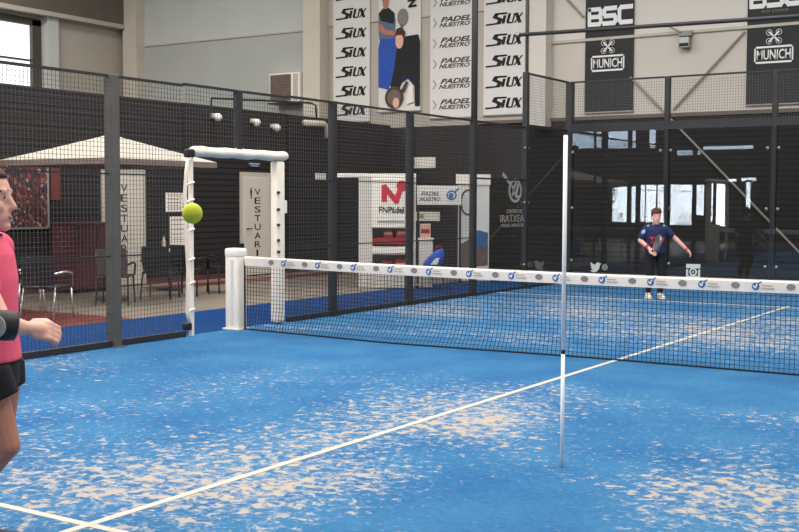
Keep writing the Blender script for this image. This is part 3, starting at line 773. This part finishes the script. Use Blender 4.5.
ch2.location = (-7.95, -.5, 0); ch2.rotation_euler.z = math.radians(200)
c = copy_tree(ch2); c['label'] = 'black chair with chrome legs farther back, half hidden beside the pink shirt'; c.location = (-8.9, -.2, 0); c.rotation_euler.z = math.radians(185)
tb = empty('cafe_table', (-10.15, 4.1, 0), 'small pale table among the black chairs beyond the fence', 'table')
MB().tube([(0, 0, .70), (0, 0, .73)], .38, 28).build('tabletop', M['white'], tb)
MB().tube([(0, 0, .02), (0, 0, .7)], .03, 10).build('column', M['post'], tb)
MB().tube([(0, 0, 0), (0, 0, .025)], .22, 20).build('base', M['post'], tb)
bt = empty('bottle', (-10.05, 3.85, .73), 'white bottle standing on the pale table below the ball', 'bottle')
MB().tube([(0, 0, 0), (0, 0, .16), (0, 0, .2), (0, 0, .24)], [.04, .04, .02, .016], 14).build('body', M['vinyl'], bt, True)
MB().tube([(0, 0, .24), (0, 0, .265)], .019, 12).build('cap', M['blue'], bt, True)

# ------------------------------------------------------------------ kiosk, stands behind the fence
KR = math.radians(32.5)
kx = empty('display_stand', (-7.2, 6.6, 0), 'white display stand with red logo board and shelves of red boxes', 'stand', KR)
MB().box(-.44, -.41, -.0, .6, 0, 2.06).box(.55, .62, 0, .6, 0, 2.06).build('side_panel', M['door'], kx)
MB().box(-.41, .55, .55, .58, 0, 2.06).build('back_panel', M['doorframe'], kx)
MB().box(-.85, .62, -.02, .6, 2.06, 2.13).build('top_panel', M['white'], kx)
MB().box(-.44, -.18, -.01, .0, 0, 2.06).build('front_panel', M['door'], kx)
hb = MB().rbox(-.2, .56, -.06, -.02, 1.12, 2.05, .02).build('logo_board', M['white'], kx)
F_ = frame((-.2, -.062, 1.12), (1, 0, 0), (0, 0, 1)); e = MB()
e.stroke([(.24, .52), (.24, .76), (.46, .5), (.56, .8)], .1, .004, F_).disc((.56, .78), .1, .1, .009, F_)
e.build('logo', M['red'], hb)
text('lettering', 'FNPádel', .46, .12, frame((-.06, -.062, 1.40), (1, 0, 0), (0, 0, 1)), M['ink'], hb, 0, .02)
MB().stroke([(.12, .12), (.6, .12)], .03, .003, F_).build('line_print', M['vinylgrey'], hb)
for z, m in ((.92, 'redbox'), (.66, 'white'), (.32, 'white'), (.04, 'white')):
    MB().box(-.41, .55, .0, .55, z - (.1 if m == 'redbox' else .03), z + .02).build('shelf', M[m], kx)
MB().box(-.18, .6, -.03, .0, .66, .78).build('shelf_front', M['white'], kx)
MB().box(-.41, .6, -.02, .0, .02, .33).build('lower_front', M['door'], kx)
KM = Matrix.Translation((-7.2, 6.6, 0)) @ Matrix.Rotation(KR, 4, 'Z')
def kbox(x0, x1, y0, y1, z0, z1, m, name, label, cat, group=None, lid=True):
    o = empty(name, KM @ Vector((x0, y0, z0)), label, cat, KR, group)
    MB().rbox(0, x1 - x0, 0, y1 - y0, 0, z1 - z0, .008).build('carton', M[m], o)
    MB().box(.02, x1 - x0 - .02, -.002, .0, (z1 - z0) * .35, (z1 - z0) * .65).build('label_strip', M['beigebox' if m != 'beigebox' else 'redbox'], o)
    return o
G = 'red boxes on the white display stand'
kbox(.02, .2, .06, .3, .94, 1.1, 'redbox', 'red_box', 'red box on the top shelf of the white stand, left one', 'box', G)
kbox(.26, .46, .06, .3, .94, 1.12, 'redbox', 'red_box', 'red box on the top shelf of the white stand, right one', 'box', G)
kbox(-.02, .2, .06, .34, .34, .5, 'redbox', 'red_box', 'red box on the lower shelf of the white stand, left one', 'box', G)
kbox(.24, .5, .06, .34, .34, .54, 'redbox', 'red_box', 'red box on the lower shelf of the white stand, right one', 'box', G)
ctr = empty('counter', KM @ Vector((.68, -.05, 0)), 'low white counter standing against the right side of the white stand', 'counter', KR)
MB().rbox(0, .26, 0, .5, .02, .9, .01).build('body', M['door'], ctr)
MB().rbox(-.01, .28, -.02, .52, .9, .93, .006).build('top', M['white'], ctr)
kbox(.7, .9, 0, .2, .93, 1.2, 'beigebox', 'beige_box', 'beige and red box on top of the low white counter', 'box')
# sign banner and roll-up
sgn = empty('sign_banner', (-7.0, 8.3, 0), 'white horizontal sign with brown lettering and round blue logo', 'sign', KR)
sx0, sx1 = -.42, .45
MB().box(sx0, sx1, 0, .03, 1.55, 1.93).build('board', M['banner'], sgn)
for x in (sx0 + .02, sx1 - .02): MB().box(x - .02, x + .02, .03, .06, 0, 1.93).build('post', M['post'], sgn)
text('lettering', 'PADEL', .36, .08, frame((sx0 + .08, -.001, 1.73), (1, 0, 0), (0, 0, 1)), M['inkbrown'], sgn, .35, .01)
text('lettering', 'NUESTRO', .4, .07, frame((sx0 + .06, -.001, 1.63), (1, 0, 0), (0, 0, 1)), M['inkbrown'], sgn, .35, .01)
F_ = frame((.26, -.001, 1.74), (1, 0, 0), (0, 0, 1))
MB().ring((0, 0), .1, .03, .003, F_, 18).disc((-.01, -.01), .05, .06, .003, F_, 10).stroke([(.06, .07), (.14, .13)], .03, .003, F_).build('logo', M['blue'], sgn)
ru = empty('roll_up_banner', (-6.5, 8.85, 0), 'white roll up banner with red ring logo beside the dark glass lettering', 'banner', KR)
MB().box(-.32, .3, 0, .02, .06, 1.95).build('cloth', M['banner'], ru)
MB().box(-.36, .32, -.02, .05, 1.95, 2.16).build('top_bar', M['white'], ru)
MB().rbox(-.36, .34, -.08, .1, 0, .06, .01).build('base', M['steel'], ru)
MB().ring((-.12, 1.6), .16, .035, .004, frame((0, -.001, 0), (1, 0, 0), (0, 0, 1)), 22, .26).build('logo', M['maroon'], ru)
MB().prism([(-.3, .3), (.28, .35), (.28, 1.0), (.1, 1.05), (-.05, .9), (-.3, .75)], .003, frame((0, -.001, 0), (1, 0, 0), (0, 0, 1))).build('photo_print', M['brown'], ru)
MB().prism([(.0, .75), (.24, .7), (.26, 1.0), (.05, 1.05)], .003, frame((0, -.005, 0), (1, 0, 0), (0, 0, 1))).build('photo_print', M['blue'], ru)
def plate(x0, x1, z0, z1, label):
    o = tag(MB().box(x0, x1, YE - .03, YE - .0, z0, z1).build('wall_sign', M['white']), label, 'sign', 'white plates on the dark end wall')
    MB().box(x0 + .05, x0 + .25, YE - .034, YE - .03, z0 + .06, z1 - .06).build('sign_print', M['vinylgrey'], o)
plate(-11.0, -10.15, 2.46, 2.73, 'white wall plate above the white sign, beside the fence post')
plate(-10.72, -10.02, 1.13, 1.36, 'white wall plate seen below the white horizontal sign')
tag(MB().box(WX, WX + .03, 10.28, 10.68, 2.12, 2.27).build('wall_sign', M['white']), 'small white plate on the black wall left of the white display stand', 'sign')
# bench with blue racket bag
bn = empty('stool', (-6.24, 6.82, 0), 'low dark stool behind the fence carrying the blue bag', 'stool', KR)
MB().rbox(-.28, .28, -.2, .2, .37, .41, .01).build('seat', M['black'], bn)
for sx in (-1, 1):
    for sy in (-1, 1): MB().tube([(sx * .24, sy * .16, 0), (sx * .24, sy * .16, .37)], .016, 6).build('leg', M['redbox'], bn)
bg = empty('racket_bag', (-6.24, 6.82, .41), 'blue racket bag with white print leaning behind the fence', 'bag', KR)
b = MB(); prof = [(-.24, .02), (-.2, .0), (.12, .0), (.24, .1), (.28, .3), (.24, .46), (.1, .42), (-.1, .26), (-.22, .1)]
rg = []
for y, s in ((-.11, .8), (-.08, .97), (0, 1), (.08, .97), (.11, .8)):
    rg.append([((px - .02) * s + .02, y, (pz - .2) * s + .2) for px, pz in prof])
b.loft(rg).build('body', M['bagblue'], bg, True)
MB().prism([(-.06, .08), (.1, .08), (.16, .24), (.06, .22)], .004, frame((0, -.112, 0), (1, 0, 0), (0, 0, 1))).build('print', M['inkwhite'], bg)
MB().tube([(.05, -.03, .41), (.1, -.04, .5), (.2, -.03, .5), (.24, -.02, .45)], .014, 6).build('handle', M['redbox'], bg, True)

bg.scale = (.78, .78, .78)
bn.scale = (.8, .8, 1)
# ------------------------------------------------------------------ people
def head(body, hairp, person, c, s, skin, hair_front=.06, hair_z=.035, face=True):
    """c = centre of the cranium, facing +x; body collects the skin volumes"""
    cx, cy, cz = c
    body.ell((cx, cy, cz), .097 * s, .077 * s, .108 * s, 28, 18)
    body.ell((cx + .035 * s, cy, cz - .085 * s), .062 * s, .058 * s, .075 * s, 24, 14)
    body.ell((cx + .068 * s, cy, cz - .138 * s), .028 * s, .03 * s, .024 * s, 14, 8)      # chin
    body.capsule((cx + .088 * s, cy, cz - .01 * s), .011 * s, (cx + .112 * s, cy, cz - .055 * s), .014 * s)   # nose
    body.ell((cx + .104 * s, cy, cz - .06 * s), .014 * s, .019 * s, .011 * s, 12, 8)
    body.ell((cx + .083 * s, cy, cz - .102 * s), .017 * s, .026 * s, .014 * s, 12, 8)     # mouth mound
    body.capsule((cx + .08 * s, cy - .04 * s, cz + .012 * s), .014 * s, (cx + .08 * s, cy + .04 * s, cz + .012 * s), .014 * s)   # brow
    for sy in (-1, 1):
        body.ell((cx + .05 * s, cy + sy * .046 * s, cz - .055 * s), .035 * s, .024 * s, .03 * s, 12, 8)   # cheek
        body.ell((cx - .008 * s, cy + sy * .078 * s, cz - .03 * s), .02 * s, .012 * s, .034 * s, 12, 8)  # ear
    for sy in (-1, 1):
        e = MB().ell((cx + .075 * s, cy + sy * .034 * s, cz - .014 * s), .012 * s, .012 * s, .0065 * s, 14, 8).build('eye', M['eyew'], person, True)
        MB().ell((cx + .083 * s, cy + sy * .036 * s, cz - .014 * s), .0055 * s, .007 * s, .006 * s, 10, 6).build('iris', M['eyed'], e, True)
        MB().capsule((cx + .09 * s, cy + sy * .018 * s, cz + .014 * s), .005 * s, (cx + .073 * s, cy + sy * .055 * s, cz + .012 * s), .004 * s).build('eyebrow', M['hair'], person, True)
    MB().ell((cx + .096 * s, cy, cz - .098 * s), .006 * s, .022 * s, .004 * s, 12, 6).ell((cx + .094 * s, cy, cz - .106 * s), .006 * s, .019 * s, .005 * s, 12, 6).build('lips', M['lip'], person, True)
    h = hairp
    h.ell((cx - .008 * s, cy, cz + .022 * s), .106 * s, .087 * s, .108 * s, 28, 18)
    return h
def trim_hair(o, fn):
    bm = bmesh.new(); bm.from_mesh(o.data)
    bmesh.ops.delete(bm, geom=[f for f in bm.faces if fn(f.calc_center_median())], context='FACES')
    bm.to_mesh(o.data); bm.free()
    md = o.modifiers.new('thick', 'SOLIDIFY'); md.thickness = .014; md.offset = -1
def hand(b, wrist, d, palmn, s=1.0, curl=1.0, side=1):
    """d = forearm direction, palmn = direction the palm faces; four fingers curled into the palm, thumb across"""
    w = Vector(wrist); d = Vector(d).normalized(); n = Vector(palmn).normalized(); u = d.cross(n).normalized() * side
    b.capsule(w, .026 * s, w + d * .05 * s, .032 * s)
    for k in range(4):
        o = (k - 1.5) * .0205 * s; L = (1.0, 1.1, 1.04, .86)[k] * s
        a0 = w + d * .035 * s + u * o * .8; a1 = w + d * .092 * s + u * o
        b.capsule(a0, .0155 * s, a1, .013 * s)
        p = a1; ang = 0.0
        for seg, rr in ((.040, .0108), (.026, .0098), (.02, .009)):
            ang += .95 * curl
            q = p + (d * math.cos(ang) + n * math.sin(ang)) * seg * L
            b.capsule(p, rr * s, q, rr * .94 * s); p = q
    t0 = w + d * .03 * s + u * -.03 * s; t1 = t0 + d * .04 * s + u * -.018 * s + n * .018 * s; t2 = t1 + d * .032 * s + n * .018 * s + u * .012 * s
    b.capsule(t0, .0155 * s, t1, .0125 * s); b.capsule(t1, .0122 * s, t2, .0095 * s)
def torso(b, rows, n=24):
    b.loft([[(cx + rx * math.cos(2*PI*k/n), cy + ry * math.sin(2*PI*k/n), z) for k in range(n)] for (cx, cy, z, rx, ry) in rows])

# near player: faces the picture's right, cut by the left edge
P1 = empty('person', (-.002, -7.52, .006), 'person in pink shirt and black shorts cut off by the left edge, fist forward', 'person', KR)
body = MB()
torso(body, [(.005, 0, .82, .095, .14), (.005, 0, .95, .095, .14), (.01, 0, 1.1, .09, .135), (.015, 0, 1.25, .11, .165), (0, 0, 1.34, .095, .165), (-.01, 0, 1.41, .06, .12), (0, 0, 1.46, .055, .07)])
body.capsule((-.005, 0, 1.42), .06, (.012, 0, 1.53), .056)
hp = MB(); head(body, hp, P1, (.014, 0, 1.628), 1.03, 'skin')
for s in (-1, 1):
    kx_, ax, fx = (.12, -.19, -.0) if s < 0 else (.0, -.1, .04)
    body.capsule((.03, s * .1, .80), .086, (kx_, s * .125, .53), .062)
    body.capsule((kx_, s * .125, .53), .06, ((kx_ + ax) / 2 - .015, s * .125, .33), .056)
    body.capsule(((kx_ + ax) / 2 - .015, s * .125, .33), .056, (ax, s * .125, .10), .037)
    body.capsule((ax - .03, s * .125, .06), .036, (ax + .14, s * .13, .035), .03)
RE = Vector((.165, -.27, 1.075)); RW = Vector((.248, -.23, 1.058))
body.capsule((-.01, -.185, 1.385), .05, RE, .046); body.capsule(RE, .047, RE.lerp(RW, .35), .048); body.capsule(RE.lerp(RW, .35), .048, RW, .031)
hand(body, RW, RW - RE, (0, .75, -.45), 1.12, 1.0, -1)
LE = Vector((-.16, .3, 1.12)); LW = Vector((-.14, .36, .87))
body.capsule((-.02, .19, 1.4), .055, LE, .044); body.capsule(LE, .045, LW, .03)
hand(body, LW, LW - LE, (.4, -.8, -.3), 1.0, .6)
bo = remesh(body, 'body', M['skin'], P1, .0062, 5)
bo.data.materials.append(M['skintan'])
for p in bo.data.polygons:
    if p.center.z < .9 and abs(p.center.y) < .24: p.material_index = 1; bo['label'] = 'bare skin of the near player'
hh = hp.build('hair', M['hair'], P1, True)
trim_hair(hh, lambda c: c.z < 1.628 + (.075 if c.x > .065 else .045 if c.x > .045 else -.005 if c.x > .01 else -.075 if c.x > -.04 else -.1) or c.z < 1.53)
sh = MB()
torso(sh, [(.008, 0, .885, .133, .19), (.005, 0, .97, .128, .18), (.01, 0, 1.1, .118, .166), (.005, 0, 1.25, .125, .182), (-.005, 0, 1.36, .115, .2), (-.012, 0, 1.42, .09, .165), (-.004, 0, 1.45, .07, .08)])
sh.capsule((-.012, -.175, 1.38), .078, (.075, -.226, 1.235), .07); sh.capsule((-.012, .175, 1.38), .078, (-.09, .245, 1.25), .07)
remesh(sh, 'shirt', M['pink'], P1, .009, 3)
MB().tube([(.066 * math.cos(2*PI*k/24) + .002, .066 * math.sin(2*PI*k/24), 1.458 + .012 * -math.cos(2*PI*k/24)) for k in range(25)], .006, 6).build('collar', M['black'], P1, True)
so = MB()
torso(so, [(.015, 0, .72 + .05, .11, .165), (.01, 0, .85, .122, .178), (.005, 0, .93, .115, .17)])
for s in (-1, 1):
    kk = .095 if s < 0 else .02
    n = 20; rg = []
    for f, r in ((0, .098), (.5, .106), (1.0, .112)):
        c_ = Vector((.03, s * .1, .88)).lerp(Vector((.02 + (kk - .03) * .62, s * .115, .705)), f)
        rg.append([(c_.x + r * math.cos(2*PI*k/n), c_.y + r * .92 * math.sin(2*PI*k/n), c_.z + (.06 * math.cos(2*PI*k/n) * f)) for k in range(n)])
    so.loft(rg)
remesh(so, 'shorts', M['blackcloth'], P1, .009, 3)
for s in (-1, 1):
    ax = -.2 if s < 0 else -.1
    MB().capsule((ax - .035, s * .125, .06), .046, (ax + .17, s * .13, .04), .036, flat=.9).build('shoe', M['shoedark'], P1, True)
eb = MB(); d = (RW - RE).normalized(); side = d.cross(Vector((0, 0, 1))).normalized(); upv = side.cross(d)
rg = []
for f, r in ((-.065, .05), (-.06, .062), (-.03, .067), (.02, .065), (.055, .06), (.06, .05)):
    c_ = RE + d * f
    rg.append([c_ + side * r * math.cos(2*PI*k/20) + upv * r * math.sin(2*PI*k/20) for k in range(20)])
be = eb.loft(rg).build('elbow_brace', M['black'], P1, True); be['label'] = 'black elbow brace with grey round pad'
FE = frame(RE + Vector((-.012, -.064, -.0)), (1, 0, 0), (0, 0, 1))
MB().disc((0, 0), .05, .05, .01, FE, 24).build('brace_pad', M['vinylgrey'], be)
MB().disc((-.005, 0), .033, .036, .016, FE, 20).build('brace_core', M['postlight'], be)

# far player: faces the camera side of the court
P2 = empty('person', (-2.21, 7.3, .008), 'person in navy shirt and black leggings playing behind the net', 'person', KR - PI / 2)
body = MB()
torso(body, [(0, 0, .72, .095, .14), (0, 0, .82, .095, .14), (.01, 0, .95, .085, .125), (.015, 0, 1.06, .09, .145), (.01, 0, 1.14, .085, .14), (0, 0, 1.2, .06, .10), (0, 0, 1.25, .045, .055)])
body.capsule((0, 0, 1.2), .05, (.02, 0, 1.3), .047)
hp = MB(); head(body, hp, P2, (.02, 0, 1.395), .98, 'skin')
for s in (-1, 1):
    body.capsule((.0, s * .085, .76), .08, (.06, s * .1, .42), .055)
    body.capsule((.06, s * .1, .42), .053, (-.0, s * .1, .26), .05); body.capsule((.0, s * .1, .26), .05, (-.03, s * .1, .08), .034)
    body.capsule((-.05, s * .1, .05), .034, (.11, s * .11, .03), .028)
RE2 = Vector((-.02, -.25, .97)); RW2 = Vector((.13, -.13, .84))
body.capsule((0, -.155, 1.165), .045, RE2, .038); body.capsule(RE2, .041, RW2, .028)
hand(body, RW2, RW2 - RE2, (.3, .5, -.6), .9, .75, 1)
LE2 = Vector((.02, .33, 1.0)); LW2 = Vector((.1, .49, .83))
body.capsule((0, .155, 1.165), .045, LE2, .038); body.capsule(LE2, .041, LW2, .028)
hand(body, LW2, LW2 - LE2, (.2, -.7, -.5), .9, .45)
bo2 = remesh(body, 'body', M['skin'], P2, .0072, 4)
hh = hp.build('hair', M['hair'], P2, True)
trim_hair(hh, lambda c: (c.z < 1.395 + (.025 if c.x > .075 else -.01 if c.x > .04 else -.07 if c.x > -.02 else -.11)))
sh = MB()
torso(sh, [(.0, 0, .755, .118, .172), (.0, 0, .85, .115, .168), (.01, 0, .95, .108, .16), (.012, 0, 1.07, .112, .172), (.008, 0, 1.16, .102, .18), (-.0, 0, 1.215, .08, .14), (0, 0, 1.24, .062, .07)])
sh.capsule((0, -.155, 1.165), .066, (-.012, -.215, 1.04), .066); sh.capsule((0, .155, 1.165), .066, (.01, .25, 1.07), .064)
remesh(sh, 'shirt', M['navy'], P2, .009, 3)
for s in (-1, 1):
    MB().capsule((.02, s * .13, 1.212), .024, (.035, s * .215, 1.1), .034).build('shoulder_stripe', M['palegrey'], P2, True)
text('lettering', 'TYG', .24, .08, frame((.112, -.125, .955), (0, 1, 0), (0, 0, 1)), M['red'], P2, 0, .05, .012)
MB().rbox(.108, .122, -.1, .09, .925, .945, .003).build('chest_band', M['red'], P2)
lg = MB(); torso(lg, [(0, 0, .7, .10, .15), (0, 0, .8, .105, .155)])
for s in (-1, 1):
    lg.capsule((.0, s * .085, .76), .09, (.06, s * .1, .42), .066); lg.capsule((.06, s * .1, .42), .064, (-.0, s * .1, .26), .06); lg.capsule((.0, s * .1, .26), .06, (-.03, s * .1, .12), .045)
remesh(lg, 'leggings', M['blackcloth'], P2, .009, 3)
for s in (-1, 1):
    sh_ = MB().capsule((-.06, s * .1, .052), .048, (.14, s * .115, .036), .036, flat=.95).build('shoe', M['shoe'], P2, True)
    MB().rbox(-.11, .18, s * .108 - .05, s * .108 + .05, .0, .018, .008).build('sole', M['vinyl'], sh_)
MB().tube([RW2.lerp(RE2, .12), RW2.lerp(RE2, .32)], .038, 14).build('wristband', M['red'], P2, True)
MB().tube([LW2.lerp(LE2, -.05), LW2.lerp(LE2, .05)], .034, 14).build('wristband', M['red'], P2, True)
# racket in the right hand, blade seen nearly edge on
PM = Matrix.Translation((-2.21, 7.3, .008)) @ Matrix.Rotation(KR - PI / 2, 4, 'Z')
dirh = (RW2 - RE2).normalized(); hp_ = RW2 + dirh * .075
rk = empty('padel_racket', PM @ hp_, 'grey padel racket held nearly edge on by the far player', 'racket', KR - PI / 2)
ax_ = Vector((.8, .12, .5)).normalized(); nrm = Vector((-.03, -1, .1)).normalized(); nrm = (nrm - ax_ * nrm.dot(ax_)).normalized(); wd = ax_.cross(nrm)
FR = frame((0, 0, 0), ax_, wd)
MB().tube([ax_ * -.06, ax_ * .08], .017, 10).build('handle', M['black'], rk, True)
b = MB().disc((.27, 0), .155, .13, .036, FR @ Matrix.Translation((0, 0, -.018)), 28); b.build('blade', M['steel'], rk)
MB().stroke([(.08, 0), (.16, .09)], .025, .03, FR @ Matrix.Translation((0, 0, -.015))).stroke([(.08, 0), (.16, -.09)], .025, .03, FR @ Matrix.Translation((0, 0, -.015))).build('throat', M['vinyl'], rk)

# ------------------------------------------------------------------ world, camera, view
w = bpy.data.worlds.new('world'); SC.world = w; w.use_nodes = True
w.node_tree.nodes['Background'].inputs['Color'].default_value = (.9, .95, 1, 1)
w.node_tree.nodes['Background'].inputs['Strength'].default_value = .3
cam = bpy.data.cameras.new('camera'); co = bpy.data.objects.new('camera', cam); COL.objects.link(co)
cam.sensor_width = 36; cam.lens = 1120.6 * 36 / 799; cam.clip_start = .02; cam.clip_end = 200
R2 = Vector((0.84326164, 0.53749109, 0.00362567)); U2 = Vector((-0.03372615, 0.04617793, 0.99836373)); F2 = Vector((-0.53644418, 0.84200412, -0.05706758))
mw = Matrix.Identity(4)
for i in range(3): mw[i][0], mw[i][1], mw[i][2] = R2[i], U2[i], -F2[i]
mw.translation = Vector((4.2216, -10.7273, 1.605)); co.matrix_world = mw
SC.camera = co
vs = SC.view_settings; vs.view_transform = 'Standard'; vs.look = 'None'; vs.gamma = 1; vs.use_curve_mapping = False; vs.exposure = 0.0
SC.cycles.use_denoising = True
